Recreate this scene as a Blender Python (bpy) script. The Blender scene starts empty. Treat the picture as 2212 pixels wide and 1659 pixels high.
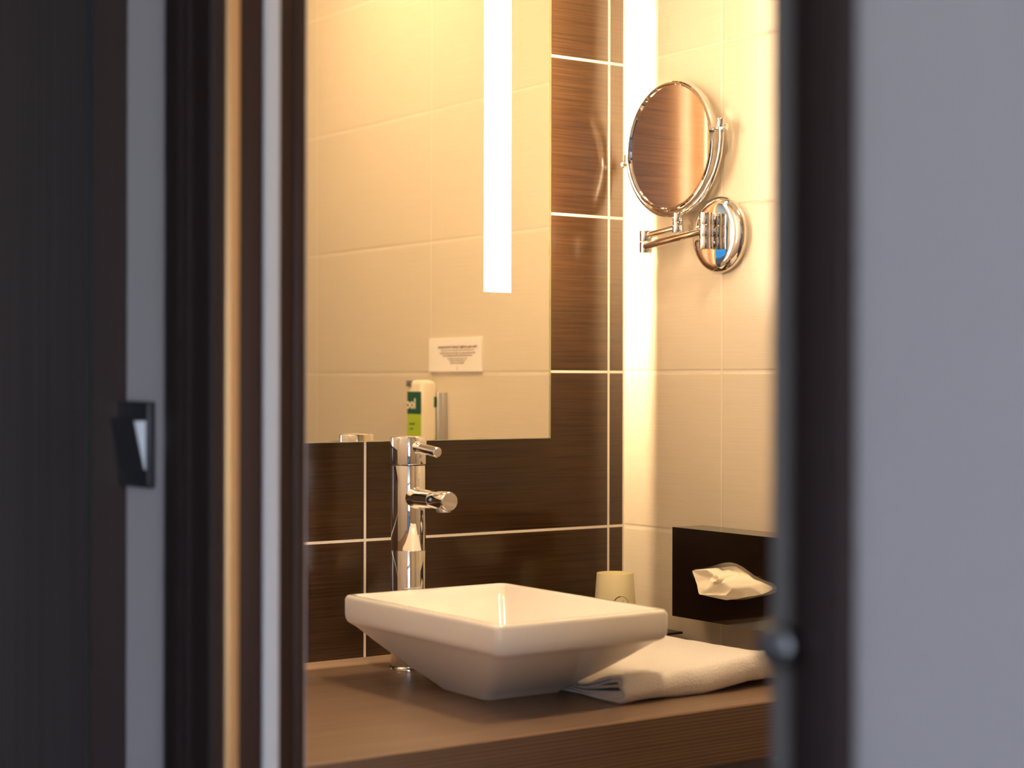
import bpy, bmesh, math, random
from mathutils import Vector, Matrix, noise
random.seed(7)
C = bpy.context.scene.collection
sc = bpy.context.scene
PI = math.pi
ZC = 1.2537                     # eye height above the floor
CT = 0.85                       # counter top height

# ------------------------------------------------------------------ camera
yaw, pitch, roll = 0.608874, -0.0006, 0.001937
F = Vector((math.sin(yaw)*math.cos(pitch), math.cos(yaw)*math.cos(pitch), math.sin(pitch)))
R0 = Vector((math.cos(yaw), -math.sin(yaw), 0)); U0 = R0.cross(F)
R = R0*math.cos(roll) + U0*math.sin(roll); U = -R0*math.sin(roll) + U0*math.cos(roll)
cam = bpy.data.cameras.new('camera'); co = bpy.data.objects.new('camera', cam); C.objects.link(co)
cam.sensor_width = 36; cam.lens = 3798.0/2212*36; cam.clip_start = 0.02
cam.dof.use_dof = True; cam.dof.focus_distance = 2.6; cam.dof.aperture_fstop = 3.4
M3 = Matrix((R, U, -F)).transposed()
co.matrix_world = Matrix.Translation((-1.79039, -2.24736, ZC)) @ M3.to_4x4()
sc.camera = co

# ------------------------------------------------------------------ world, window daylight, exposure
w = bpy.data.worlds.new('sky'); sc.world = w; w.use_nodes = True
bg = w.node_tree.nodes['Background']
tc_ = w.node_tree.nodes.new('ShaderNodeTexCoord'); sx_ = w.node_tree.nodes.new('ShaderNodeSeparateXYZ'); cr_ = w.node_tree.nodes.new('ShaderNodeValToRGB')
w.node_tree.links.new(tc_.outputs['Generated'], sx_.inputs[0]); w.node_tree.links.new(sx_.outputs[2], cr_.inputs[0]); w.node_tree.links.new(cr_.outputs[0], bg.inputs[0])
cr_.color_ramp.elements[0].position = 0.0; cr_.color_ramp.elements[0].color = (0.66, 0.70, 0.72, 1)
cr_.color_ramp.elements[1].position = 0.35; cr_.color_ramp.elements[1].color = (0.22, 0.50, 1.0, 1)
e_ = cr_.color_ramp.elements.new(0.02); e_.color = (0.84, 0.90, 1.0, 1)
bg.inputs[1].default_value = 4.9
pl = bpy.data.lights.new('window_portal', 'AREA'); pl.shape = 'RECTANGLE'; pl.size = 2.8; pl.size_y = 1.9
pl.cycles.is_portal = True
po = bpy.data.objects.new('window_portal', pl); C.objects.link(po)
po.location = (-2.9, -6.05, 1.35); po.rotation_euler = (PI/2, 0, PI)   # faces +y
sc.view_settings.view_transform = 'Standard'; sc.view_settings.look = 'None'
sc.view_settings.gamma = 1; sc.view_settings.exposure = 1.5
sc.view_settings.use_curve_mapping = False
sc.cycles.use_denoising = True
sc.cycles.max_bounces = 12; sc.cycles.diffuse_bounces = 6; sc.cycles.glossy_bounces = 8
sc.cycles.sample_clamp_indirect = 6.0
WARM = (1.0, 0.70, 0.39)

# ------------------------------------------------------------------ material helpers
def lin(r, g, b):
    f = lambda c: (c/255/12.92) if c/255 <= 0.04045 else ((c/255+0.055)/1.055)**2.4
    return (f(r), f(g), f(b), 1)
class NT:
    def __init__(s, name):
        s.m = bpy.data.materials.new(name); s.m.use_nodes = True; s.t = s.m.node_tree
        s.b = s.t.nodes['Principled BSDF']
    def n(s, typ, **k):
        x = s.t.nodes.new(typ)
        for a, v in k.items(): setattr(x, a, v)
        return x
    def l(s, a, b): s.t.links.new(a, b)
    def math(s, op, a, b=None, c=None):
        x = s.n('ShaderNodeMath', operation=op)
        for i, v in enumerate((a, b, c)):
            if v is None: continue
            if isinstance(v, (int, float)): x.inputs[i].default_value = v
            else: s.l(v, x.inputs[i])
        return x.outputs[0]
    def pos(s):
        g = s.n('ShaderNodeNewGeometry'); sep = s.n('ShaderNodeSeparateXYZ'); s.l(g.outputs['Position'], sep.inputs[0])
        return g.outputs['Position'], sep.outputs
    def noise(s, vec, scale, detail=3, rough=0.5):
        mp = s.n('ShaderNodeMapping'); mp.inputs['Scale'].default_value = scale; s.l(vec, mp.inputs[0])
        nz = s.n('ShaderNodeTexNoise'); nz.inputs['Scale'].default_value = 1; nz.inputs['Detail'].default_value = detail
        nz.inputs['Roughness'].default_value = rough
        s.l(mp.outputs[0], nz.inputs['Vector']); return nz.outputs[0]
    def mix(s, fac, a, b):
        x = s.n('ShaderNodeMix', data_type='RGBA')
        if isinstance(fac, (int, float)): x.inputs[0].default_value = fac
        else: s.l(fac, x.inputs[0])
        for i, v in ((6, a), (7, b)):
            if isinstance(v, tuple): x.inputs[i].default_value = v
            else: s.l(v, x.inputs[i])
        return x.outputs[2]
    def ramp(s, fac, lo, hi):
        x = s.n('ShaderNodeMapRange'); s.l(fac, x.inputs[0]); x.inputs[1].default_value = lo; x.inputs[2].default_value = hi
        return x.outputs[0]
    def bump(s, h, strength, dist):
        x = s.n('ShaderNodeBump'); x.inputs['Strength'].default_value = strength; x.inputs['Distance'].default_value = dist
        s.l(h, x.inputs['Height']); s.l(x.outputs[0], s.b.inputs['Normal']); return x

def plain(name, col, rough=0.5, metal=0.0, spec=0.5, bumpsc=None, bumpd=0.0005, coat=0.0, vary=0.0):
    t = NT(name); t.b.inputs['Base Color'].default_value = col
    t.b.inputs['Roughness'].default_value = rough; t.b.inputs['Metallic'].default_value = metal
    t.b.inputs['Specular IOR Level'].default_value = spec; t.b.inputs['Coat Weight'].default_value = coat
    p, _ = t.pos()
    nz = t.noise(p, bumpsc or (60, 60, 60), 4)
    if bumpsc: t.bump(nz, 0.5, bumpd)
    if vary:
        d = tuple(c*(1-vary) for c in col[:3]) + (1,)
        t.l(t.mix(nz, d, col), t.b.inputs['Base Color'])
    return t.m

def grout(t, coord, off, w, g):
    f = t.math('FRACT', t.math('DIVIDE', t.math('SUBTRACT', coord, off), w))
    d = t.math('ABSOLUTE', t.math('SUBTRACT', f, 0.5))
    return t.math('GREATER_THAN', d, 0.5 - g/(2*w))

def tile(name, axis, off, w, col1, col2, gcol, g, gz, rough, streak, bumpd):
    t = NT(name); p, s = t.pos()
    u = s[0] if axis == 'x' else s[1]
    m = t.math('MAXIMUM', grout(t, u, off, w, g), grout(t, s[2], ZC+0.0181, 0.25, gz))
    if axis == 'x': m = t.math('MAXIMUM', m, t.math('GREATER_THAN', u, -0.0035))
    def soft(c_, o_, w_):
        f = t.math('FRACT', t.math('DIVIDE', t.math('SUBTRACT', c_, o_), w_))
        e = t.math('MULTIPLY', t.math('SUBTRACT', 0.5, t.math('ABSOLUTE', t.math('SUBTRACT', f, 0.5))), w_)
        x = t.n('ShaderNodeMapRange', interpolation_type='SMOOTHSTEP'); t.l(e, x.inputs[0]); x.inputs[1].default_value = g*0.5; x.inputs[2].default_value = g*0.5+0.0035; x.inputs[3].default_value = 1; x.inputs[4].default_value = 0
        return x.outputs[0]
    gm = t.math('MAXIMUM', soft(u, off, w), soft(s[2], ZC+0.0181, 0.25))
    sc_ = (6, 6, streak)
    nz = t.noise(p, sc_, 4, 0.65)
    fac = t.ramp(nz, 0.3, 0.7)
    t.l(t.mix(m, t.mix(fac, col1, col2), gcol), t.b.inputs['Base Color'])
    rr = t.n('ShaderNodeMix', data_type='FLOAT'); t.l(m, rr.inputs[0]); rr.inputs[2].default_value = rough; rr.inputs[3].default_value = 0.7
    t.l(rr.outputs[0], t.b.inputs['Roughness'])
    h = t.math('SUBTRACT', t.math('MULTIPLY', nz, 0.25), gm)
    t.bump(h, 0.5, bumpd)
    return t.m

M = {}
M['brown_tile'] = tile('brown_tile', 'x', -0.0327, 0.4542, lin(46, 30, 18), lin(68, 47, 30), lin(226, 216, 200), 0.0040, 0.0040, 0.14, 330, 0.0004)
M['cream_tile'] = tile('cream_tile', 'y', -0.237, 0.452, lin(217, 204, 183), lin(223, 211, 191), lin(226, 215, 197), 0.0024, 0.0024, 0.22, 480, 0.0011)
M['cream_tile_end'] = tile('cream_tile_end', 'x', -0.3, 0.452, lin(217, 204, 183), lin(223, 211, 191), lin(226, 215, 197), 0.0024, 0.0024, 0.22, 480, 0.0011)

def wood(name, c1, c2, sc_, rough, bumpd=0.0003, lo=0.3, hi=0.7, spec=0.4):
    t = NT(name); p, s = t.pos()
    nz = t.noise(p, sc_, 5, 0.65)
    t.l(t.mix(t.ramp(nz, lo, hi), c1, c2), t.b.inputs['Base Color'])
    t.b.inputs['Roughness'].default_value = rough; t.b.inputs['Specular IOR Level'].default_value = spec
    t.bump(nz, 0.4, bumpd); return t.m
M['counter_top'] = wood('counter_top_laminate', lin(102, 83, 70), lin(136, 114, 98), (4, 190, 190), 0.36, 0.0001)
def ribbed():
    t = NT('counter_front_laminate'); p, s_ = t.pos()
    n1 = t.noise(p, (0.8, 8, 120), 3); n2 = t.noise(p, (1.6, 8, 500), 4)
    ph = t.math('ADD', t.math('MULTIPLY', s_[2], 2*PI/0.0044), t.math('MULTIPLY', n1, 5.0))
    bnd = t.math('ADD', t.math('MULTIPLY', t.math('SINE', ph), 0.28), 0.5)
    f = t.math('ADD', t.math('MULTIPLY', bnd, 0.65), t.math('MULTIPLY', n2, 0.35))
    t.l(t.mix(t.ramp(f, 0.25, 0.75), lin(80, 58, 44), lin(138, 109, 88)), t.b.inputs['Base Color'])
    t.b.inputs['Roughness'].default_value = 0.5; t.bump(f, 0.5, 0.0005); return t.m
M['counter_front'] = ribbed()
M['dark_wood'] = wood('dark_wood', lin(38, 25, 23), lin(46, 31, 28), (60, 60, 2), 0.42, 0.0001)
M['jamb_wood'] = wood('jamb_wood', lin(46, 27, 20), lin(56, 34, 25), (60, 60, 2), 0.4, 0.0001)
M['door_wood'] = wood('grey_door_wood', lin(38, 32, 33), lin(56, 48, 48), (330, 330, 1.3), 0.55, 0.0003)
M['plaster'] = plain('grey_plaster', lin(203, 197, 199), 0.85, bumpsc=(300, 300, 300), bumpd=0.0002)
M['ceiling'] = plain('ceiling_paint', lin(225, 222, 218), 0.9, bumpsc=(200, 200, 200), bumpd=0.0002)
M['carpet'] = plain('carpet', lin(90, 84, 82), 0.95, bumpsc=(400, 400, 400), bumpd=0.002, vary=0.4)
M['floor_tile'] = plain('floor_tile', lin(120, 100, 84), 0.4, bumpsc=(30, 30, 30), bumpd=0.0003, vary=0.2)
M['chrome'] = plain('chrome', (0.86, 0.85, 0.84, 1), 0.035, 1.0)
M['satin_chrome'] = plain('satin_chrome', (0.60, 0.60, 0.62, 1), 0.32, 1.0)
M['gunmetal'] = plain('gunmetal', (0.24, 0.24, 0.25, 1), 0.38, 1.0)
M['warm_strip'] = plain('warm_painted_metal', (0.80, 0.50, 0.24, 1), 0.42, 0.75)  # warm bathroom light reflected in the strip is put into its base colour
M['mirror'] = plain('mirror_silver', (0.92, 0.885, 0.79, 1), 0.0, 1.0)
M['mag_mirror'] = plain('magnifying_mirror_silver', (0.93, 0.92, 0.91, 1), 0.0, 1.0)
M['ceramic'] = plain('white_ceramic', lin(238, 234, 228), 0.08, coat=0.5)
M['caulk'] = plain('caulk', lin(120, 96, 70), 0.6)
M['black_gloss'] = plain('black_acrylic', lin(26, 19, 15), 0.03, spec=0.95)
M['black_satin'] = plain('black_satin', lin(28, 24, 22), 0.3)
M['tissue'] = plain('tissue_paper', lin(246, 236, 214), 0.9, bumpsc=(900, 900, 900), bumpd=0.0001)
M['paper_cup'] = plain('cream_card', lin(234, 224, 184), 0.6)
M['ink'] = plain('dark_ink', lin(60, 44, 30), 0.7)
M['sign_card'] = plain('white_sign_card', lin(244, 238, 232), 0.45)
M['sign_ink'] = plain('brown_sign_ink', lin(120, 84, 50), 0.6)
M['white_plastic'] = plain('white_plastic', lin(238, 226, 204), 0.3)
M['dark_green'] = plain('dark_green_label', lin(16, 84, 66), 0.4)
M['lime'] = plain('lime_label', lin(172, 200, 56), 0.4)
M['grey_plastic'] = plain('grey_plastic', lin(110, 104, 104), 0.3)
M['switch'] = plain('anthracite_plastic', lin(38, 38, 42), 0.4)
M['switch_lit'] = plain('daylit_switch_plastic', lin(215, 218, 224), 0.35)  # daylight on the dark rocker's side, painted as a paler colour
M['seal'] = plain('grey_rubber_seal', lin(196, 194, 194), 0.6)
M['strike'] = plain('grey_aluminium', (0.26, 0.245, 0.235, 1), 0.5, 0.3)
M['window_white'] = plain('white_frame_paint', lin(220, 220, 220), 0.5)

def towel_mat():
    t = NT('terry_cotton'); p, s = t.pos()
    t.b.inputs['Base Color'].default_value = lin(236, 232, 228); t.b.inputs['Roughness'].default_value = 1.0
    t.b.inputs['Sheen Weight'].default_value = 0.4
    a = t.noise(p, (420, 420, 420), 3); t.bump(a, 0.9, 0.0025); return t.m
M['towel'] = towel_mat()
def edge_mat():
    t = NT('frosted_glass_edge'); t.t.nodes.remove(t.b)
    tr = t.n('ShaderNodeBsdfTranslucent'); tr.inputs[0].default_value = (0.96, 0.98, 0.72, 1)
    df = t.n('ShaderNodeBsdfDiffuse'); df.inputs[0].default_value = (0.9, 0.93, 0.68, 1)
    mx = t.n('ShaderNodeMixShader'); mx.inputs[0].default_value = 0.25
    t.l(tr.outputs[0], mx.inputs[1]); t.l(df.outputs[0], mx.inputs[2])
    t.l(mx.outputs[0], t.t.nodes['Material Output'].inputs[0]); return t.m
M['glass_edge'] = edge_mat()
def emit(name, col, s):
    t = NT(name); t.t.nodes.remove(t.b)
    e = t.n('ShaderNodeEmission'); e.inputs[0].default_value = col + (1,); e.inputs[1].default_value = s
    t.l(e.outputs[0], t.t.nodes['Material Output'].inputs[0]); return t.m
M['strip_light'] = emit('lit_frosted_strip', (1.0, 0.74, 0.46), 11.5)
M['tube_light'] = emit('lit_lamp_tube', (1.0, 0.72, 0.42), 190.0)
def tv_mat():
    t = NT('tv_screen'); t.t.nodes.remove(t.b); p, s_ = t.pos()
    c = t.mix(t.ramp(s_[2], 1.7, 2.25), (0.03, 0.20, 0.50, 1), (0.32, 0.52, 0.75, 1))
    e = t.n('ShaderNodeEmission'); t.l(c, e.inputs[0]); e.inputs[1].default_value = 0.75
    t.l(e.outputs[0], t.t.nodes['Material Output'].inputs[0]); return t.m
M['tv_screen'] = tv_mat()
M['lamp'] = emit('fill_lamp_glow', WARM, 36.0)  # glow of the added ceiling fill

# ------------------------------------------------------------------ mesh helpers
def box(bm, a, b, bev=0.0, seg=2):
    lo = [min(a[i], b[i]) for i in range(3)]; hi = [max(a[i], b[i]) for i in range(3)]
    r = bmesh.ops.create_cube(bm, size=1)
    vs = r['verts']
    for v in vs:
        for i in range(3): v.co[i] = lo[i] + (v.co[i]+0.5)*(hi[i]-lo[i])
    if bev:
        es = list({e for v in vs for e in v.link_edges})
        bmesh.ops.bevel(bm, geom=es, offset=bev, segments=seg, affect='EDGES', profile=0.5)
def frame(d):
    d = Vector(d).normalized(); up = Vector((0, 0, 1)) if abs(d.z) < 0.95 else Vector((0, 1, 0))
    a = up.cross(d).normalized(); return a, d.cross(a), d
def lathe(bm, o, d, prof, n=48, caps=True):
    a, b, d = frame(d); o = Vector(o); rings = []
    for r, h in prof:
        if r < 1e-6: rings.append([bm.verts.new(o + d*h)]); continue
        rings.append([bm.verts.new(o + d*h + (a*math.cos(2*PI*i/n) + b*math.sin(2*PI*i/n))*r) for i in range(n)])
    for p, q in zip(rings, rings[1:]):
        for i in range(n):
            j = (i+1) % n
            if len(p) == 1 and len(q) == 1: break
            if len(p) == 1: bm.faces.new((p[0], q[j], q[i]))
            elif len(q) == 1: bm.faces.new((p[i], p[j], q[0]))
            else: bm.faces.new((p[i], p[j], q[j], q[i]))
    if caps:
        if len(rings[0]) > 1: bm.faces.new(list(reversed(rings[0])))
        if len(rings[-1]) > 1: bm.faces.new(rings[-1])
def cyl(bm, o, d, r, h, bev=0.001, n=40):
    lathe(bm, o, d, [(0, 0), (r-bev, 0), (r-bev*.3, bev*.3), (r, bev), (r, h-bev), (r-bev*.3, h-bev*.3), (r-bev, h), (0, h)], n)
def tube(bm, pts, r, n=16):
    pts = [Vector(p) for p in pts]; prev = None; rings = []
    for i, p in enumerate(pts):
        t = (pts[min(i+1, len(pts)-1)] - pts[max(i-1, 0)]).normalized()
        if prev is None: a, _, _ = frame(t)
        else: a = (prev - t*prev.dot(t)).normalized()
        prev = a; b = t.cross(a)
        rr = r[i] if isinstance(r, list) else r
        rings.append([bm.verts.new(p + (a*math.cos(2*PI*k/n) + b*math.sin(2*PI*k/n))*rr) for k in range(n)])
    for p, q in zip(rings, rings[1:]):
        for k in range(n): bm.faces.new((p[k], p[(k+1) % n], q[(k+1) % n], q[k]))
    bm.faces.new(list(reversed(rings[0]))); bm.faces.new(rings[-1])
def B(): return bmesh.new()
def obj(name, bm, mat, parent=None, at=None, smooth=True, angle=35):
    o_ = Vector(at) if at is not None else Vector((0, 0, 0))
    if parent is not None:
        o_ = Vector((0, 0, 0)); q = parent
        while q is not None: o_ += q.location; q = q.parent
    bmesh.ops.recalc_face_normals(bm, faces=bm.faces)
    for v in bm.verts: v.co -= o_
    if smooth:
        for f in bm.faces: f.smooth = True
        for e in bm.edges:
            if len(e.link_faces) == 2 and e.calc_face_angle(0) > math.radians(angle): e.smooth = False
    me = bpy.data.meshes.new(name); bm.to_mesh(me); bm.free()
    if isinstance(mat, str): mat = M[mat]
    me.materials.append(mat)
    o = bpy.data.objects.new(name, me); C.objects.link(o)
    if parent is not None: o.parent = parent
    else: o.location = o_
    return o
def thing(name, label, cat, loc, group=None):
    o = bpy.data.objects.new(name, None); C.objects.link(o); o.location = loc
    o.empty_display_size = 0.05
    o['label'] = label; o['category'] = cat
    if group: o['group'] = group
    return o
def tag(o, label, cat, group=None):
    o['label'] = label; o['category'] = cat
    if group: o['group'] = group
    return o
def struct(name, bm, mat, label=None, cat=None):
    o = obj(name, bm, mat, smooth=False); o['kind'] = 'structure'
    if label: o['label'] = label
    if cat: o['category'] = cat
    return o
def text_mesh(body, size, mtx, name, mat, parent, depth=0.0003, bold=0.0, align='CENTER'):
    cu = bpy.data.curves.new(name, 'FONT'); cu.body = body; cu.size = size; cu.extrude = depth
    cu.align_x = align; cu.align_y = 'CENTER'; cu.offset = bold; cu.resolution_u = 3
    tmp = bpy.data.objects.new(name+'_src', cu); C.objects.link(tmp)
    dg = bpy.context.evaluated_depsgraph_get(); dg.update()
    me = bpy.data.meshes.new_from_object(tmp.evaluated_get(dg))
    bm = B(); bm.from_mesh(me); bpy.data.objects.remove(tmp); bpy.data.curves.remove(cu)
    bm.transform(mtx); return obj(name, bm, mat, parent, smooth=False)
def rrect(hx, hy, r, n=6):
    pts = []
    for cx, cy, a0 in ((hx-r, hy-r, 0), (-hx+r, hy-r, PI/2), (-hx+r, -hy+r, PI), (hx-r, -hy+r, 1.5*PI)):
        for i in range(n+1):
            a = a0 + PI/2*i/n; pts.append((cx + r*math.cos(a), cy + r*math.sin(a)))
    return pts
def loft(bm, loops, c, capA=True, capB=True, n=6):
    rings = [[bm.verts.new((c[0]+x, c[1]+y, c[2]+z)) for x, y in rrect(hx, hy, r, n)] for hx, hy, r, z in loops]
    for p, q in zip(rings, rings[1:]):
        k = len(p)
        for i in range(k): bm.faces.new((p[i], p[(i+1) % k], q[(i+1) % k], q[i]))
    if capA: bm.faces.new(list(reversed(rings[0])))
    if capB: bm.faces.new(rings[-1])

# ------------------------------------------------------------------ the setting
XP, XI = -1.09, -1.0            # partition: hall face, bathroom face
YA, YB = -0.786, -1.509         # door opening
bm = B(); box(bm, (XI, 0, 0), (0.12, 0.12, 2.4)); struct('wall_back', bm, 'brown_tile')
bm = B(); box(bm, (0, 0, 0), (0.12, -2.4, 2.4)); struct('wall_right', bm, 'cream_tile')
bm = B(); box(bm, (XI, -2.4, 0), (0.12, -2.52, 2.4)); struct('wall_front', bm, 'cream_tile_end')
bm = B()
box(bm, (XP, YA+0.012, 0), (XI, 0.12, 2.4)); box(bm, (XP, -6.0, 0), (XI, YB-0.035, 2.4)); box(bm, (XP, YB-0.035, 2.09), (XI, YA+0.012, 2.4))
struct('wall_left', bm, 'plaster')
bm = B(); box(bm, (-7.1, -0.556, 0), (-2.06, -0.44, 2.4)); box(bm, (-2.06, -0.556, 2.1), (XP, -0.44, 2.4)); struct('wall_hall_end', bm, 'plaster')
bm = B(); box(bm, (-7.1, -6.0, 0), (-7.0, -0.556, 2.4)); struct('wall_room_side', bm, 'plaster')
bm = B()
box(bm, (-7.0, -6.1, 0), (-4.30, -6.0, 2.4)); box(bm, (-1.5, -6.1, 0), (XI, -6.0, 2.4))
box(bm, (-4.30, -6.1, 0), (-1.5, -6.0, 0.4)); box(bm, (-4.30, -6.1, 2.3), (-1.5, -6.0, 2.4)); struct('wall_window', bm, 'plaster')
bm = B(); box(bm, (-7.1, -6.1, 2.4), (0.12, 0.12, 2.5)); struct('ceiling', bm, 'ceiling')
bm = B(); box(bm, (-7.1, -6.1, -0.1), (XP, -0.44, 0)); struct('floor', bm, 'carpet')
bm = B(); box(bm, (XP, -2.52, -0.1), (0.12, 0.12, 0)); struct('floor_bathroom', bm, 'floor_tile')
for nm_, a_, b_ in (('window_1', -4.30, -1.5),):
    bm = B(); m_ = (a_+b_)/2
    for x0, x1, z0, z1 in ((a_, a_+.06, .4, 2.3), (b_-.06, b_, .4, 2.3), (a_+.06, b_-.06, .4, .46), (a_+.06, b_-.06, 2.24, 2.3)):
        box(bm, (x0, -6.08, z0), (x1, -6.03, z1))
    struct(nm_, bm, 'window_white')

# bathroom door frame (door_1): jambs, casings, seal, metal strips, latch
d1 = bpy.data.objects.new('door_1', None); C.objects.link(d1); d1.location = (-1.045, YA, 0); d1['kind'] = 'structure'
bm = B(); box(bm, (XP-0.004, YA, 0), (-1.0085, YA+0.012, 2.05), 0.001); obj('door_jamb', bm, 'jamb_wood', d1)
bm = B(); box(bm, (-1.030, YB-0.02, 0), (-1.0085, YB, 2.05), 0.001); obj('door_jamb', bm, 'jamb_wood', d1)
bm = B(); box(bm, (XP-0.004, YB-0.035, 2.05), (-1.0085, YA+0.012, 2.09), 0.001); obj('door_head', bm, 'jamb_wood', d1)
# moulded casing on the hall side of the far jamb
bm = B()
prof = [(-0.674, 0.0), (-0.674, 0.010), (-0.684, 0.012), (-0.712, 0.012), (-0.716, 0.009), (-0.722, 0.009), (-0.726, 0.013), (-0.733, 0.013), (-0.737, 0.009), (-0.742, 0.009), (-0.746, 0.014), (-0.784, 0.014), (-0.7865, 0.011), (-0.7865, 0.0)]
lo = [bm.verts.new((XP-d, y, 0.0)) for y, d in prof]; hi = [bm.verts.new((XP-d, y, 2.13)) for y, d in prof]
k = len(prof)
for i in range(k): bm.faces.new((lo[i], lo[(i+1) % k], hi[(i+1) % k], hi[i]))
bm.faces.new(lo); bm.faces.new(list(reversed(hi)))
obj('door_casing', bm, 'dark_wood', d1, angle=20)
bm = B(); box(bm, (XP-0.012, -1.571, 0), (XP, -1.531, 2.13), 0.002); obj('door_casing', bm, 'dark_wood', d1)
bm = B(); box(bm, (-1.0905, YA-0.0045, 0), (-1.0775, YA, 2.05), 0.001); obj('metal_strip', bm, 'warm_strip', d1)
bm = B(); box(bm, (-1.0530, YA-0.006, 0), (-1.0365, YA, 2.05), 0.0028, 4); obj('rubber_seal', bm, 'seal', d1)
bm = B(); box(bm, (-1.020, YA-0.003, 0), (-1.0085, YA, 2.05), 0.001); obj('door_stop', bm, 'jamb_wood', d1)
st = None
bm = B(); box(bm, (XP-0.006, -1.531, 0), (XP+0.02, YB, 2.05), 0.002); st = obj('strike_strip', bm, 'strike', d1)
bm = B(); lathe(bm, (XP-0.006, -1.529, ZC-0.146), (-1, 0, 0), [(0.010, 0), (0.007, 0.003), (0.0065, 0.006), (0.0105, 0.008), (0.0130, 0.012), (0.0130, 0.016), (0.0100, 0.020), (0.004, 0.022), (0, 0.0225)])
obj('latch_knob', bm, 'gunmetal', st)
# dark door at the end of the hall
d2 = bpy.data.objects.new('door_2', None); C.objects.link(d2); d2.location = (-1.6, -0.5, 0); d2['kind'] = 'structure'
bm = B(); box(bm, (-1.127, -0.560, 0), (XP-0.0005, -0.50, 2.1)); box(bm, (-2.06, -0.560, 0), (-2.0, -0.50, 2.1)); box(bm, (-2.0, -0.560, 2.04), (-1.127, -0.50, 2.1))
obj('door_frame', bm, 'dark_wood', d2, smooth=False)
bm = B(); box(bm, (-2.0, -0.549, 0.005), (-1.129, -0.508, 2.038), 0.001); obj('door_leaf', bm, 'door_wood', d2)
bm = B(); cyl(bm, (-1.94, -0.549, 1.02), (0, -1, 0), 0.025, 0.008); tube(bm, [(-1.94, -0.556, 1.02), (-1.94, -0.6, 1.02), (-1.93, -0.605, 1.02), (-1.82, -0.605, 1.02)], 0.009); obj('door_handle', bm, 'satin_chrome', d2)

# television in the room behind the hall, reflected in the chrome wall plate
tv = thing('television', 'wall television with a blue screen, mirrored as a blue patch in the round chrome plate', 'television', (-5.5, -6.0, 1.5))
bm = B(); box(bm, (-6.25, -5.96, 1.50), (-4.75, -5.92, 2.36), 0.004); obj('tv_body', bm, 'black_satin', tv)
bm = B(); box(bm, (-5.6, -6.0, 1.75), (-5.4, -5.96, 2.1)); obj('wall_bracket', bm, 'black_satin', tv, smooth=False)
bm = B(); box(bm, (-6.23, -5.92, 1.52), (-4.77, -5.9185, 2.34)); obj('screen', bm, 'tv_screen', tv, smooth=False)

# light switch
sw = thing('light_switch', 'dark grey square light switch with angled rocker on the pale hall wall', 'switch', (XP, -0.5875, ZC-0.104))
bm = B(); box(bm, (XP, -0.632, ZC-0.104), (XP-0.009, -0.545, ZC-0.019), 0.002, 3); obj('switch_plate', bm, 'switch', sw)
bm = B()
y0, y1, zt, zb = -0.558, -0.6265, ZC-0.037, ZC-0.087
V = [bm.verts.new(p) for p in ((XP-.008, y0, zt), (XP-.008, y1, zt), (XP-.008, y1, zb), (XP-.008, y0, zb), (XP-.0185, y0, zt), (XP-.0205, y1, zt), (XP-.0095, y1, zb), (XP-.0095, y0, zb))]
for f in ((0, 1, 2, 3), (4, 7, 6, 5), (0, 4, 5, 1), (3, 2, 6, 7), (0, 3, 7, 4), (1, 5, 6, 2)): bm.faces.new([V[i] for i in f])
rk = obj('rocker', bm, 'switch', sw, smooth=False)
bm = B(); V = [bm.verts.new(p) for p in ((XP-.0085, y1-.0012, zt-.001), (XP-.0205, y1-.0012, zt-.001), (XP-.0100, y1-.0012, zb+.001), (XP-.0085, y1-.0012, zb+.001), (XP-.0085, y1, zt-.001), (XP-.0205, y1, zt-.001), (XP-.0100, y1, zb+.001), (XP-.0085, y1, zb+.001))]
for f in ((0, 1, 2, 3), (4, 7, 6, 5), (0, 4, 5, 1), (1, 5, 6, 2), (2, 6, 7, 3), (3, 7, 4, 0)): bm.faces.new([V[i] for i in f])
obj('rocker_lit_side', bm, 'switch_lit', rk, smooth=False)['label'] = 'wedge-shaped rocker side with daylight painted in as light grey'

# ------------------------------------------------------------------ counter
ct = thing('vanity_counter', 'brown wood-grain vanity counter under the white basin', 'counter', (-0.5, -0.3, 0))
bm = B(); box(bm, (XI+0.001, -0.601, CT-0.012), (-0.0005, -0.0005, CT), 0.0008, 1); obj('worktop', bm, 'counter_top', ct)
bm = B(); box(bm, (XI+0.001, -0.603, CT-0.071), (-0.0005, -0.575, CT-0.0008), 0.0008, 1); obj('front_apron', bm, 'counter_front', ct)
bm = B(); box(bm, (XI+0.001, -0.56, 0.0), (XI+0.03, -0.001, CT-0.012)); obj('side_support', bm, 'counter_front', ct, smooth=False)

# ------------------------------------------------------------------ wall mirror with built-in light strips
MX0, MX1, MZ0, MZ1, MY = -0.985, -0.1853, ZC-0.0855, 2.05, -0.05
mt = thing('wall_mirror', 'large frameless wall mirror with lit vertical strips above the faucet', 'mirror', (-0.585, 0, MZ0))
bm = B()
S0, S1, SZ0, SZ1 = -0.3103, -0.2605, ZC+0.1375, ZC+0.72
T0, T1 = MX0+MX1-S1, MX0+MX1-S0
for x0, x1, z0, z1 in ((MX0, T0, MZ0, MZ1), (T1, S0, MZ0, MZ1), (S1, MX1-0.0035, MZ0, MZ1), (T0, T1, MZ0, SZ0), (T0, T1, SZ1, MZ1), (S0, S1, MZ0, SZ0), (S0, S1, SZ1, MZ1)):
    vs = [bm.verts.new(p) for p in ((x0, MY, z0+ (0.0011 if z0 == MZ0 else 0)), (x1, MY, z0+(0.0011 if z0 == MZ0 else 0)), (x1, MY, z1), (x0, MY, z1))]
    r = bm.faces.new(vs)
ret = bmesh.ops.extrude_face_region(bm, geom=list(bm.faces))
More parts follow.
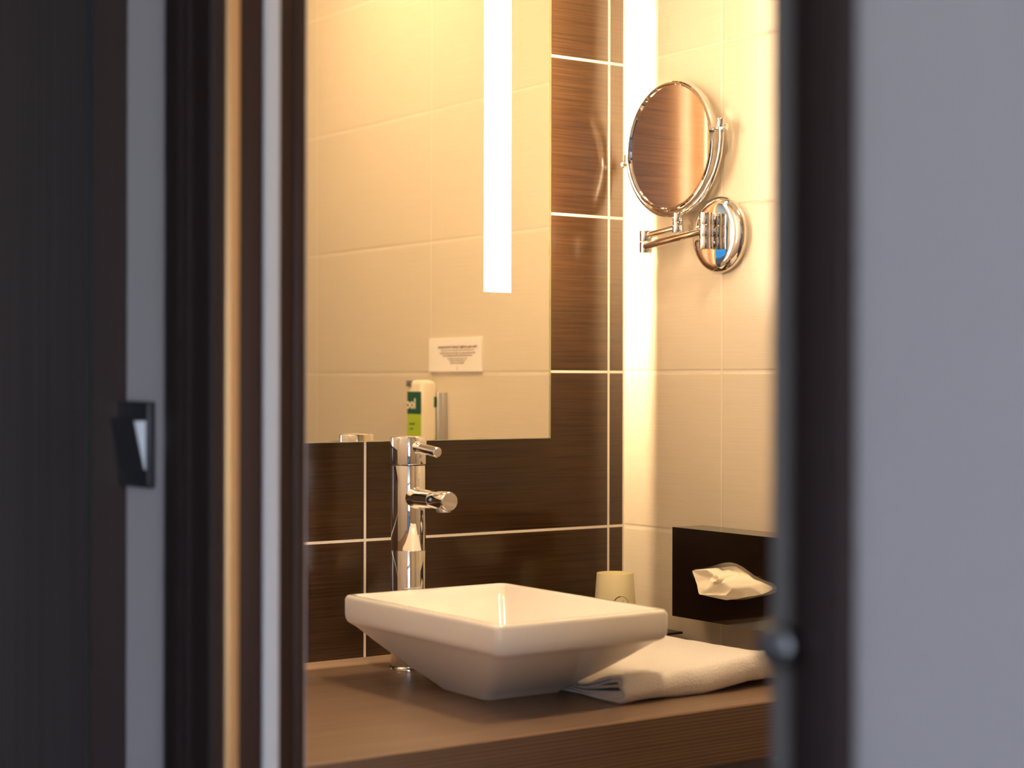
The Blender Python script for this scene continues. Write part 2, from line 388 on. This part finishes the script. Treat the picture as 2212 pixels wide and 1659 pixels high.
for e in ret['geom']:
    if isinstance(e, bmesh.types.BMVert): e.co.y += 0.004
obj('mirror_glass', bm, 'mirror', mt, smooth=False)
bm = B(); box(bm, (MX1-0.0035, MY-0.0001, MZ0), (MX1, MY+0.004, MZ1)); obj('glass_edge', bm, 'glass_edge', mt, smooth=False)
bm = B(); box(bm, (MX0, MY-0.0001, MZ0), (MX1-0.0035, MY+0.004, MZ0+0.0011)); obj('glass_edge', bm, 'glass_edge', mt, smooth=False)
for a, b in ((S0, S1), (T0, T1)):
    bm = B(); box(bm, (a, MY, SZ0), (b, MY+0.003, SZ1)); obj('light_strip', bm, 'strip_light', mt, smooth=False)
    bm = B(); c = (a+b)/2; cyl(bm, (c, -0.033, SZ0+0.0), (0, 0, 1), 0.008, SZ1-SZ0, n=20); obj('lamp_tube', bm, 'tube_light', mt)
bm = B(); box(bm, (-0.70, MY+0.0042, MZ0+0.12), (-0.47, -0.0005, MZ1-0.1)); obj('back_box', bm, 'white_plastic', mt, smooth=False)

# unseen ceiling lamp, added as warm fill for the bathroom
cl = thing('fill_ceiling_lamp', 'unseen round ceiling lamp added to brighten the bathroom', 'lamp', (-0.45, -0.74, 2.4))
bm = B(); lathe(bm, (-0.45, -0.74, 2.4), (0, 0, -1), [(0.13, 0), (0.13, 0.012), (0.12, 0.018), (0.118, 0.012), (0.118, 0)]); obj('lamp_ring', bm, 'satin_chrome', cl)
bm = B(); lathe(bm, (-0.45, -0.74, 2.395), (0, 0, -1), [(0.116, 0), (0.115, 0.012), (0.08, 0.022), (0, 0.026)]); obj('lamp_glass', bm, 'lamp', cl)

# ------------------------------------------------------------------ basin
BC = (-0.489, -0.357, CT)
ba = thing('wash_basin', 'white rectangular ceramic vessel basin with flaring sides on the counter', 'basin', BC)
HX, HY = 0.1325, 0.1850
bm = B()
def lerp(t, a, b): return a + (b-a)*t
loops = [(0.058, 0.052, 0.010, 0.0022), (0.0605, 0.0545, 0.011, 0.0030), (0.0625, 0.057, 0.011, 0.0055)]
for t in (0.12, 0.3, 0.5, 0.7, 0.85, 0.93):
    s = t + 0.030*math.sin(PI*t)
    loops.append((lerp(s, 0.0625, HX-0.004), lerp(s, 0.057, HY-0.004), 0.014, 0.0055 + 0.0765*t))
loops += [(HX-0.0050, HY-0.0050, 0.010, 0.0800), (HX-0.0025, HY-0.0025, 0.0095, 0.0825), (HX-0.0012, HY-0.0012, 0.009, 0.0855), (HX-0.0004, HY-0.0004, 0.009, 0.0890), (HX, HY, 0.009, 0.0930), (HX, HY, 0.009, 0.1125),
          (HX-0.0004, HY-0.0004, 0.011, 0.1150), (HX-0.0016, HY-0.0016, 0.0105, 0.1170), (HX-0.0035, HY-0.0035, 0.010, 0.1180),
          (HX-0.0085, HY-0.0085, 0.010, 0.1180), (HX-0.0105, HY-0.0105, 0.010, 0.1172), (HX-0.0125, HY-0.0125, 0.010, 0.1150), (HX-0.0145, HY-0.0145, 0.011, 0.1110)]
for t in (0.15, 0.35, 0.55, 0.75, 0.9):
    loops.append((lerp(t, HX-0.0155, 0.040), lerp(t, HY-0.0155, 0.050), 0.014, 0.110 - 0.082*t))
loops += [(0.036, 0.045, 0.014, 0.0255), (0.022, 0.022, 0.018, 0.0240), (0.018, 0.018, 0.0175, 0.0230)]
loft(bm, loops, BC)
obj('bowl', bm, 'ceramic', ba, angle=50)
bm = B(); loft(bm, [(0.0595, 0.0535, 0.010, 0.0), (0.0595, 0.0535, 0.010, 0.0024)], BC); obj('base_seal', bm, 'caulk', ba)
bm = B(); lathe(bm, (BC[0], BC[1], CT+0.0235), (0, 0, 1), [(0.017, 0), (0.017, 0.002), (0.012, 0.004), (0, 0.0045)]); obj('drain', bm, 'chrome', ba)

# ------------------------------------------------------------------ tap
fx, fy = -0.488, -0.124
ft = thing('basin_faucet', 'tall chrome single-lever faucet standing behind the white basin', 'faucet', (fx, fy, CT))
zs = [CT, CT+0.006, ZC-0.236, ZC-0.116, ZC-0.0757]
bm = B(); lathe(bm, (fx, fy, CT), (0, 0, 1), [(0, 0), (0.0275, 0), (0.0275, 0.0025), (0.0262, 0.0045), (0.0252, 0.005), (0, 0.005)]); obj('base_ring', bm, 'chrome', ft)
bm = B(); cyl(bm, (fx, fy, CT+0.005), (0, 0, 1), 0.0248, zs[2]-CT-0.0055, 0.0006, 64); obj('pillar', bm, 'chrome', ft)
bm = B(); cyl(bm, (fx, fy, zs[2]), (0, 0, 1), 0.0246, zs[3]-zs[2]-0.0005, 0.0006, 64)
cyl(bm, (fx, fy, zs[2]-0.0008), (0, 0, 1), 0.0238, 0.0015, 0.0001, 48)
obj('faucet_body', bm, 'chrome', ft)
bm = B()
sz0, sz1, se = ZC-0.1615, ZC-0.1620, -0.232
d = Vector((0, se-fy, sz1-sz0)).normalized(); L = (Vector((0, se-fy, sz1-sz0))).length
lathe(bm, Vector((fx, fy, sz0)), d, [(0.0165, 0.018), (0.0160, 0.0225), (0.0142, 0.0265), (0.0134, 0.0310), (0.0131, 0.036), (0.0131, L*0.62), (0.0129, L*0.622), (0.0131, L*0.626), (0.0131, L-0.0014), (0.0122, L), (0, L)])
sp = obj('spout', bm, 'chrome', ft)
bm = B(); cyl(bm, (fx, se+0.016, sz1-0.0155), (0, 0, 1), 0.010, 0.006, 0.001, 28); obj('aerator', bm, 'satin_chrome', sp)
bm = B(); lathe(bm, (fx, fy, zs[3]+0.0006), (0, 0, 1), [(0, 0), (0.0243, 0), (0.0254, 0.0008), (0.0256, 0.0015), (0.0256, 0.0375), (0.0250, 0.0389), (0.0238, 0.0395), (0.0225, 0.0390), (0, 0.0386)], 64)
hd = obj('lever_cap', bm, 'chrome', ft)
bm = B(); a = Vector((fx, fy-0.02, ZC-0.0905)); b_ = Vector((fx, -0.201, ZC-0.0962)); L2 = (b_-a).length
lathe(bm, a, b_-a, [(0.0088, 0), (0.0088, 0.007), (0.0074, 0.010), (0.0072, 0.013), (0.0072, L2-0.0012), (0.0060, L2), (0, L2)], 32); obj('lever', bm, 'chrome', hd)
bm = B(); cyl(bm, (fx+0.003, fy-0.0252, ZC-0.1035), (0, -1, 0), 0.0030, 0.0012, 0.0003, 20); obj('set_screw', bm, 'satin_chrome', hd)

# ------------------------------------------------------------------ magnifying mirror on swing arms
mc = Vector((-0.024, -0.1415, ZC+0.3685)); MR = 0.097
mm = thing('magnifying_mirror', 'round chrome magnifying mirror on a folding arm fixed to the cream tiles', 'mirror', (0, -0.2385, ZC+0.225))
bm = B()
lathe(bm, mc, (-1, 0, 0), [(MR-0.0016, -0.001), (MR-0.0016, 0.0014), (MR, 0.0030), (MR+0.0025, 0.0032), (MR+0.0042, 0.0015), (MR+0.0045, -0.001), (MR+0.0040, -0.008), (MR+0.002, -0.0145), (MR-0.004, -0.0185), (MR-0.012, -0.0195), (0, -0.0200)], 96, caps=False)
bm.transform(Matrix.Translation(mc) @ Matrix.Rotation(math.radians(0), 4, 'Z') @ Matrix.Translation(-mc)); obj('mirror_rim', bm, 'chrome', mm)
bm = B(); rg = []
n = 96
for k_ in range(13):
    rr = (MR-0.0015)*k_/12; dx = 0.0
    if k_ == 0: rg.append([bm.verts.new(mc)])
    else: rg.append([bm.verts.new(mc + Vector((dx, rr*math.cos(2*PI*i/n), rr*math.sin(2*PI*i/n)))) for i in range(n)])
for p, q in zip(rg, rg[1:]):
    for i in range(n):
        if len(p) == 1: bm.faces.new((p[0], q[i], q[(i+1) % n]))
        else: bm.faces.new((p[i], q[i], q[(i+1) % n], p[(i+1) % n]))
rz_ = Matrix.Rotation(math.radians(0), 4, 'Z')
bm.transform(Matrix.Translation(mc) @ rz_ @ Matrix.Translation(-mc))
obj('mirror_disc', bm, 'mag_mirror', mm)
# yoke
yx, YR, tilt = -0.018, 0.1125, math.radians(8)
yc = mc + Vector((0, -0.0015, 0.006)); yc.x = yx
pts = []
for i in range(61):
    a_ = PI + tilt*0 + PI*i/60
    v = Vector((0, math.cos(a_)*YR, math.sin(a_)*YR))
    c_, s_ = math.cos(-tilt), math.sin(-tilt)
    pts.append(yc + Vector((0, v.y*c_-v.z*s_, v.y*s_+v.z*c_)))
far, near = (pts[-1], pts[0]) if pts[-1].y > pts[0].y else (pts[0], pts[-1])
bm = B(); tube(bm, pts, 0.0042, 16); obj('yoke', bm, 'chrome', mm)
for e_ in (near, far):
    s_ = -1 if e_ is near else 1
    bm = B(); cyl(bm, e_ + Vector((0, 0, -0.004)), (0, 0, 1), 0.0068, 0.013, 0.001, 24)
    cyl(bm, e_ + Vector((0, -s_*0.012, -0.006)), (0, s_, 0), 0.0035, 0.020, 0.0006, 20)
    lathe(bm, e_ + Vector((0, s_*0.006, -0.006)), (0, s_, 0), [(0.003, 0), (0.0052, 0.002), (0.0062, 0.005), (0.0045, 0.008), (0, 0.009)], 24)
    obj('pivot_knob', bm, 'chrome', mm)
# stem, arms, elbow, bracket
sy = -0.160
bm = B(); cyl(bm, (-0.022, sy, ZC+0.2330), (0, 0, 1), 0.0090, 0.0165, 0.0008, 32); cyl(bm, (-0.022, sy, ZC+0.2500), (0, 0, 1), 0.0088, 0.0135, 0.0008, 32); obj('stem_joint', bm, 'chrome', mm)
el = Vector((-0.028, -0.0885, ZC+0.2235))
P1 = Vector((-0.0290, -0.2585, ZC+0.2290)); P2 = Vector((-0.0300, -0.2350, ZC+0.2305))
bm = B()
for z0 in (-0.0175, 0.0005): cyl(bm, el + Vector((0, 0, z0)), (0, 0, 1), 0.0098, 0.0170, 0.0008, 32)
obj('elbow_joint', bm, 'chrome', mm)
bm = B(); tube(bm, [el + Vector((-.003, 0, -0.008)), P2 + Vector((0, 0.004, 0.0))], 0.0062, 20); obj('swing_arm', bm, 'chrome', mm)
bm = B(); tube(bm, [el + Vector((0, 0, 0.009)), Vector((-0.022, sy, ZC+0.241))], 0.0056, 20); obj('swing_arm', bm, 'chrome', mm)
for P_, rr in ((P2, 0.0112),):
    bm = B()
    for z0, h in ((-0.0275, 0.0180), (-0.0090, 0.0180), (0.0095, 0.0180)): cyl(bm, P_ + Vector((0, 0, z0)), (0, 0, 1), rr, h, 0.0006, 40)
    cyl(bm, P_ + Vector((0, 0, -0.026)), (0, 0, 1), rr-0.0012, 0.052, 0.0006, 32)
    obj('bracket_joint', bm, 'chrome', mm)
bm = B()
for z0 in (-0.018, 0.018): tube(bm, [P2 + Vector((0.0, 0, z0)), P2 + Vector((0.0145, 0, z0))], 0.0030, 16)
tube(bm, [P2, P2 + Vector((0.0145, 0, 0))], 0.0050, 20)
obj('bracket_link', bm, 'chrome', mm)
pc = (0, -0.2385, ZC+0.2255)
bm = B(); prof = [(0.0578, 0.0), (0.0585, 0.0015), (0.0582, 0.007), (0.0568, 0.0105), (0.0535, 0.0135), (0.0480, 0.0155), (0.0440, 0.0160)]
for i in range(1, 10): r_ = 0.044*(1-i/9); prof.append((r_, 0.0160 + 0.0012*(1-(r_/0.044)**2)))
lathe(bm, pc, (-1, 0, 0), prof, 96); obj('wall_plate', bm, 'chrome', mm, angle=60)

# ------------------------------------------------------------------ tissue dispenser
tx, ty0, ty1, tz0, tz1 = -0.061, -0.194, -0.447, ZC-0.3535, ZC-0.2185
tb = thing('tissue_dispenser', 'glossy black wall-mounted tissue box with white tissue in an eye-shaped slot', 'tissue box', (0, (ty0+ty1)/2, tz0))
ec, er = (-0.3225, ZC-0.2885), 0.0865
def sp(u, v):       # slot outline drawn on a 1080-unit grid of the panel -> y, z on the panel
    return (-0.1950 - (u-120)*0.000295 + (u-120)**2*1.8e-8, ZC-0.2285 - (v-190)*0.000185 + (u-120)*0.000018)
SLOT = [(262, 515), (264, 490), (285, 474), (330, 468), (380, 460), (430, 445), (480, 428), (530, 415), (575, 411), (620, 420), (665, 441), (710, 472), (760, 507), (805, 530), (850, 546), (895, 560), (925, 580), (935, 605), (925, 630), (895, 645), (845, 657), (790, 670), (745, 684), (690, 698), (640, 705), (600, 706), (550, 698), (500, 690), (450, 680), (400, 665), (365, 626), (335, 588), (312, 556), (295, 550), (275, 540)]
def eye(n=70):
    out = []; m_ = len(SLOT)
    for i in range(n):
        k_ = i*m_/n; a_, f_ = int(k_) % m_, k_-int(k_)
        u = SLOT[a_][0]*(1-f_) + SLOT[(a_+1) % m_][0]*f_; v = SLOT[a_][1]*(1-f_) + SLOT[(a_+1) % m_][1]*f_
        out.append(sp(u, v))
    return out
bm = B(); N_ = 70; E_ = eye(N_)
def rect_pt(y, z):
    dy, dz = y-ec[0], z-ec[1]; ang = math.atan2(dz/0.3, dy)
    dirv = (math.cos(ang), math.sin(ang)*0.3+1e-9); dirv = (dy, dz*2.2) if abs(dz)+abs(dy) > 0 else dirv
    k1 = ((ty0 if dirv[0] > 0 else ty1)-ec[0])/dirv[0] if abs(dirv[0]) > 1e-9 else 1e9
    k2 = ((tz1 if dirv[1] > 0 else tz0)-ec[1])/dirv[1] if abs(dirv[1]) > 1e-9 else 1e9
    k_ = min(k1, k2); return (ec[0]+dirv[0]*k_, ec[1]+dirv[1]*k_)
Rp = [rect_pt(*e) for e in E_]
for cy_, cz_ in ((ty0, tz0), (ty0, tz1), (ty1, tz0), (ty1, tz1)):
    i = min(range(N_), key=lambda q: (Rp[q][0]-cy_)**2 + (Rp[q][1]-cz_)**2); Rp[i] = (cy_, cz_)
fi = [bm.verts.new((tx, y, z)) for y, z in E_]; fo = [bm.verts.new((tx, y, z)) for y, z in Rp]
bi = [bm.verts.new((tx+.003, y, z)) for y, z in E_]; bo = [bm.verts.new((tx+.003, y, z)) for y, z in Rp]
for i in range(N_):
    j = (i+1) % N_
    bm.faces.new((fi[i], fi[j], fo[j], fo[i])); bm.faces.new((bi[i], bo[i], bo[j], bi[j]))
    bm.faces.new((fi[i], bi[i], bi[j], fi[j])); bm.faces.new((fo[i], fo[j], bo[j], bo[i]))
obj('front_panel', bm, 'black_gloss', tb, smooth=False)
bm = B()
box(bm, (tx+.003, ty1, tz1-.003), (0, ty0, tz1)); box(bm, (tx+.003, ty1, tz0), (0, ty0, tz0+.003))
box(bm, (tx+.003, ty0-.003, tz0+.003), (0, ty0, tz1-.003)); box(bm, (tx+.003, ty1, tz0+.003), (0, ty1+.003, tz1-.003)); box(bm, (-0.003, ty1+.003, tz0+.003), (0, ty0-.003, tz1-.003))
obj('box_shell', bm, 'black_gloss', tb, smooth=False)
# tissue stack behind the slot and the pulled tissue in folds
bm = B(); box(bm, (tx+.010, ty1+.02, tz0+.02), (-0.008, ty0-.02, tz1-.02), 0.006, 3); obj('tissue_stack', bm, 'tissue', tb)
from mathutils.geometry import delaunay_2d_cdt
pv = []; pe = []
def P(u, v, h): pv.append((u, v, h)); return len(pv)-1
def chain(*ids):
    for a, b in zip(ids, ids[1:]): pe.append((a, b))
a0 = P(288, 486, 2); a1 = P(398, 668, 11); a2 = P(350, 600, 6); a3 = P(380, 468, -2); a4 = P(430, 472, 7); a5 = P(496, 502, 9); a6 = P(462, 532, 3)
a7 = P(505, 556, 12); a8 = P(548, 582, 15); a9 = P(470, 625, 13); a10 = P(620, 562, 17); a11 = P(690, 534, 13); a12 = P(742, 520, 9); a13 = P(786, 530, 5)
b1 = P(520, 664, 15); b2 = P(600, 704, 9); b3 = P(636, 660, 16); b4 = P(690, 604, 17); b5 = P(738, 630, 11); b6 = P(700, 640, 4); b7 = P(672, 690, 5); b8 = P(750, 668, 8)
b9 = P(790, 590, 10); b10 = P(838, 555, 2); b11 = P(845, 648, 3); b12 = P(910, 600, -4); b13 = P(560, 640, 12); b14 = P(800, 640, 6)
r0 = [P(555+52*math.cos(t_), 530+36*math.sin(t_), 11+3*math.sin(t_+0.6)) for t_ in [k*PI/8 for k in range(16)]]
r1 = [P(557+36*math.cos(t_), 531+24*math.sin(t_), 18+3*math.sin(t_+0.4)) for t_ in [k*PI/8 for k in range(16)]]
r2 = [P(560+18*math.cos(t_), 536+11*math.sin(t_), 12) for t_ in [k*PI/4 for k in range(8)]]; r3 = P(562, 538, 6)
c1 = P(470, 455, -6); c2 = P(575, 440, -6); c3 = P(660, 480, -5); c4 = P(700, 500, -3); c5 = P(540, 470, -4); c6 = P(620, 500, -3); c7 = P(640, 530, 4); c8 = P(500, 480, -5)
chain(a0, a2, a1); chain(a0, a4, a5); chain(a4, a6, a7, a8, a10, a11, a12, a13); chain(a1, a9, a8); chain(a1, b13, b4, b9, a13); chain(a1, b1, b3, b4, b5, b14, b11); chain(b2, b7, b6, b5, b8)
chain(a1, b2); chain(a6, a0); chain(c1, c8, c5, c6, c7)
res_ = delaunay_2d_cdt([Vector((u, v)) for u, v, h in pv], pe, [], 0, 1e-4)
bm = B(); vs = []
for k_, vv in enumerate(res_[0]):
    src = res_[3][k_]
    if src: h = pv[src[0]][2]
    else:
        ds = sorted(((vv.x-u)**2+(vv.y-v)**2, h) for u, v, h in pv)[:3]; h = sum(h_/(d_+1) for d_, h_ in ds)/sum(1/(d_+1) for d_, h_ in ds)
    y, z = sp(vv.x, vv.y); vs.append(bm.verts.new((tx - 0.001 - h*0.00145, y, z)))
for f_ in res_[2]:
    try: bm.faces.new([vs[i] for i in f_])
    except ValueError: pass
bmesh.ops.subdivide_edges(bm, edges=bm.edges[:], cuts=3, use_grid_fill=True)
bmesh.ops.smooth_vert(bm, verts=bm.verts[:], factor=0.15, use_axis_x=True, use_axis_y=True, use_axis_z=True)
for v in bm.verts: v.co.x += 0.0009*noise.noise(Vector((v.co.y*90, v.co.z*140, 2)))
obj('pulled_tissue', bm, 'tissue', tb, angle=50)
# tray and cup
tr = thing('black_tray', 'thin black tray on the counter corner behind the basin', 'tray', (-0.10, -0.09, CT))
bm = B(); box(bm, (-0.19, -0.162, CT+0.0150), (-0.012, -0.02, CT+0.0185), 0.001); obj('tray_plate', bm, 'black_satin', tr)
for x_, y_ in ((-0.18, -0.03), (-0.03, -0.03), (-0.18, -0.135), (-0.045, -0.135)):
    bm = B(); cyl(bm, (x_, y_, CT), (0, 0, 1), 0.009, 0.0152, 0.001, 20); obj('foot', bm, 'black_satin', tr)
cx, cy, cz = -0.0975, -0.1, CT+0.0185
cu = thing('paper_cup', 'upside-down cream paper cup with a round printed mark behind the basin', 'cup', (cx, cy, cz))
CH = ZC-0.2945 - cz
bm = B(); lathe(bm, (cx, cy, cz), (0, 0, 1), [(0.0325, 0.001), (0.0345, 0), (0.0358, 0.0015), (0.0350, 0.003), (0.0343, 0.0035), (0.0285, CH-0.0006), (0.0281, CH), (0.0275, CH-0.0004), (0.0270, CH-0.006), (0, CH-0.006)], 72, caps=False); obj('cup_wall', bm, 'paper_cup', cu)
def on_cup(u, v):   # u along the circumference (m), v height above base
    r_ = 0.0345 + (0.0285-0.0345)*(v/CH) + 0.0002
    th = math.radians(228+22) + u/0.031   # mark faces the door, turned a little to the right
    return Vector((cx + r_*math.cos(th), cy + r_*math.sin(th), cz+v))
bm = B(); lc = (0.0, CH-0.045); LR = 0.0118
for i in range(120):
    a0, a1 = 2*PI*i/120, 2*PI*(i+1)/120
    wd = 0.0003
    if 95 <= math.degrees(a0) <= 185: wd = 0.0009 if i % 3 else 0.0003
    q = [on_cup(lc[0]+(LR+s_*wd)*math.cos(a_), lc[1]+(LR+s_*wd)*math.sin(a_)) for a_, s_ in ((a0, -1), (a1, -1), (a1, 1), (a0, 1))]
    bm.faces.new([bm.verts.new(p) for p in q])
def stroke(bm, pts, wd):
    for (u0, v0), (u1, v1) in zip(pts, pts[1:]):
        dx, dy = u1-u0, v1-v0; L_ = math.hypot(dx, dy); nx, ny = -dy/L_*wd, dx/L_*wd
        bm.faces.new([bm.verts.new(on_cup(lc[0]+a, lc[1]+b)) for a, b in ((u0+nx, v0+ny), (u1+nx, v1+ny), (u1-nx, v1-ny), (u0-nx, v0-ny))])
stroke(bm, [(-0.005, 0.0), (-0.003, 0.003), (0.000, 0.0038), (0.002, 0.0025), (0.0028, 0.0), (0.0025, 0.003), (0.003, 0.006)], 0.00025)
stroke(bm, [(-0.005, 0.0), (-0.002, -0.004), (0.002, -0.005), (0.004, -0.003), (0.0028, 0.0)], 0.00025)
obj('printed_mark', bm, 'ink', cu, smooth=False)

# ------------------------------------------------------------------ folded towel
X0, X1, Y0, Y1 = -0.415, -0.118, -0.524, -0.235
tw = None
bm = B()
def path(front, back_b, back_t, zb, zt):
    pts = [(back_b + (front+0.013-back_b)*i/14, zb) for i in range(15)]
    cyy, czz, rz = front+0.013, (zb+zt)/2, (zt-zb)/2
    for i in range(1, 12):
        a = -PI/2 - PI*i/12; pts.append((cyy + 0.013*math.cos(a), czz + rz*math.sin(a)))
    pts += [(front+0.013 + (back_t-front-0.013)*i/14, zt) for i in range(15)]
    return pts
TH = 0.0053
layers = [(path(Y0+0.0021, Y1, Y1, 0.0022, 0.0335), TH), (path(Y0+0.0085, Y1+.01, Y1+.01, 0.0072, 0.0275), TH*0.9), (path(Y0+0.0150, Y1+0.014, Y1+0.012, 0.0120, 0.0215), TH*0.8)]
nx_ = 60
for li, (pt, th) in enumerate(layers):
    ringsA = []
    for i in range(nx_+1):
        u = i/nx_
        x = X0 + li*0.0015 + (X1 - X0)*u
        endt = max(0, (u-0.93)/0.07); sq = math.sqrt(max(0, 1-endt**2*0.92))
        ring = []
        m_ = len(pt); outer, inner = [], []
        for q in range(m_):
            y, z = pt[q]; y2, z2 = pt[min(q+1, m_-1)]; y1, z1 = pt[max(q-1, 0)]
            ty_, tz_ = y2-y1, z2-z1; l_ = math.hypot(ty_, tz_) or 1
            ny_, nz_ = -tz_/l_, ty_/l_
            for s_, lst in ((0.5, outer), (-0.5, inner)):
                yy, zz = y+ny_*th*s_, z+nz_*th*s_
                lst.append((yy, zz))
        for (yy, zz) in outer + list(reversed(inner)):
            back = max(0, (yy-Y0)/(Y1-Y0))
            wob = 0.0022*noise.noise(Vector((x*16, yy*14, li*2.0+zz*30))) + 0.0008*noise.noise(Vector((x*70, yy*70, li)))
            # thin where it slips under the basin, lifted off the counter at the front right
            slim = 1.0 - 0.60*max(0, min(1, (-0.33-x)/0.07))*max(0, min(1, (yy+0.50)/0.06))
            h = zz*slim*sq + (1-sq)*0.012
            lift = 0.0100*max(0, min(1, (u-0.45)/0.3))*max(0, 1-back*4)
            arc = 0.0030*math.sin(PI*min(1, max(0, u*3.2)))*(1-min(1, back*3))*(1 if zz < 0.01 else 0)*(1 if u < 0.31 else 0)
            pin = 0.0035*math.exp(-((u-0.13)/0.07)**2)*math.exp(-((back-0.30)/0.22)**2)*(1 if zz > 0.015 else 0)
            front_off = 0.006*noise.noise(Vector((x*9, 5, 0)))*(1-back) + 0.014*u*back*0
            xx = x + 0.006*noise.noise(Vector((yy*20, zz*80, 9+li)))*(1-u)**6
            xx += -0.004*back if u > 0.5 else 0
            ring.append(bm.verts.new((xx, yy + front_off, CT + max(0.0004, h + lift + arc + wob*min(1, zz/0.01) - pin))))
        ringsA.append(ring)
    for p, q in zip(ringsA, ringsA[1:]):
        k = len(p)
        for i in range(k): bm.faces.new((p[i], p[(i+1) % k], q[(i+1) % k], q[i]))
    for rg_, rev in ((ringsA[0], True), (ringsA[-1], False)):
        m2 = len(rg_)//2
        for i in range(m2-1):
            f_ = (rg_[i], rg_[i+1], rg_[-2-i], rg_[-1-i]); bm.faces.new(tuple(reversed(f_)) if rev else f_)
tw = obj('folded_towel', bm, 'towel', at=((X0+X1)/2, (Y0+Y1)/2, CT), angle=120)
tag(tw, 'white folded terry towel lying on the counter beside the basin', 'towel')

# ------------------------------------------------------------------ things on the right wall seen in the mirror
sg = thing('notice_sign', 'small white notice with brown lettering on the tiles, seen in the mirror', 'sign', (0, -0.603, ZC+0.0205))
bm = B(); box(bm, (-0.004, -0.692, ZC+0.0205), (0, -0.514, ZC+0.0835), 0.0004, 1); obj('sign_plate', bm, 'sign_card', sg)
def wallm(y, z):   # text faces -x, reads along -y
    return Matrix(((0, 0, -1, -0.0042), (-1, 0, 0, y), (0, 1, 0, z), (0, 0, 0, 1)))
rows = [("Avec vous, protéger à jamais l'environnement", 0.0068, 0.0665, 0.00018), ('Merci de bien vouloir nous aider chaque jour au cours de votre séjour', 0.0037, 0.0605, 0),
        ("Si vous souhaitez changer vos serviettes, posez-les dans la douche ;", 0.0042, 0.0552, 0.00005), ('si vous voulez les garder, laissez-les suspendues au mur.', 0.0042, 0.0505, 0.00008),
        ('We care about water: please hang towels', 0.0037, 0.0450, 0), ('to use them again for another day.', 0.0037, 0.0410, 0), ('Thank you for your kind help', 0.0037, 0.0365, 0.00005), ('i', 0.010, 0.027, 0)]
for s_, size, zz, bo_ in rows:
    text_mesh(s_, size*1.05, wallm(-0.593, ZC+zz+0.0005), 'lettering', 'sign_ink', sg, 0.0001, bo_)

bo = thing('soap_dispenser', 'white soap bottle with green labels in a chrome wall holder, seen in the mirror', 'dispenser', (-0.03, -0.652, ZC-0.21))
bm = B()
bxc, byc, bhx, bhy = -0.0425, -0.6535, 0.0178, 0.0240
L0 = [(bhx-0.001, bhy-0.001, 0.006, 0), (bhx, bhy, 0.007, 0.002), (bhx, bhy, 0.007, 0.2060), (bhx-0.001, bhy-0.0015, 0.007, 0.2105), (bhx-0.004, bhy-0.006, 0.007, 0.2135), (bhx-0.010, bhy-0.013, 0.005, 0.2150)]
loft(bm, L0, (bxc, byc, ZC-0.21)); btl = obj('bottle', bm, 'white_plastic', bo)
xl = bxc-bhx
bm = B(); box(bm, (xl-0.0006, -0.6775, ZC-0.0585), (xl+0.001, -0.6305, ZC-0.0165)); obj('upper_label', bm, 'dark_green', bo, smooth=False)['label'] = 'dark green label'
bm = B(); box(bm, (xl-0.0006, -0.6775, ZC-0.145), (xl+0.001, -0.6305, ZC-0.0587)); obj('lower_label', bm, 'lime', bo, smooth=False)['label'] = 'lime green label'
bm = B(); box(bm, (-0.032, -0.6294, ZC-0.046), (-0.0255, -0.6300, ZC-0.026)); obj('side_label', bm, 'dark_green', bo, smooth=False)
bm = B(); box(bm, (xl-0.003, -0.6785, ZC-0.007), (xl+0.004, -0.6640, ZC+0.0045), 0.001); obj('pump_button', bm, 'grey_plastic', bo)
bm = B(); box(bm, (-0.0245, -0.665, ZC-0.215), (-0.014, -0.6290, ZC-0.0165), 0.003, 3); box(bm, (-0.0145, -0.675, ZC-0.2152), (0, -0.632, ZC-0.0170), 0.002, 3); obj('wall_holder', bm, 'satin_chrome', bo)
def wallm2(y, z): m_ = wallm(y, z); m_[0][3] = xl-0.0008; return m_
text_mesh('loc', 0.026, wallm2(-0.663, ZC-0.040), 'lettering', 'white_plastic', btl, 0.0002, 0.0008, 'CENTER')
text_mesh('cleanser', 0.0065, wallm2(-0.660, ZC-0.0765), 'lettering', 'dark_green', btl, 0.0002, 0, 'CENTER')
text_mesh('250 ml', 0.005, wallm2(-0.662, ZC-0.086), 'lettering', 'dark_green', btl, 0.0002, 0, 'CENTER')
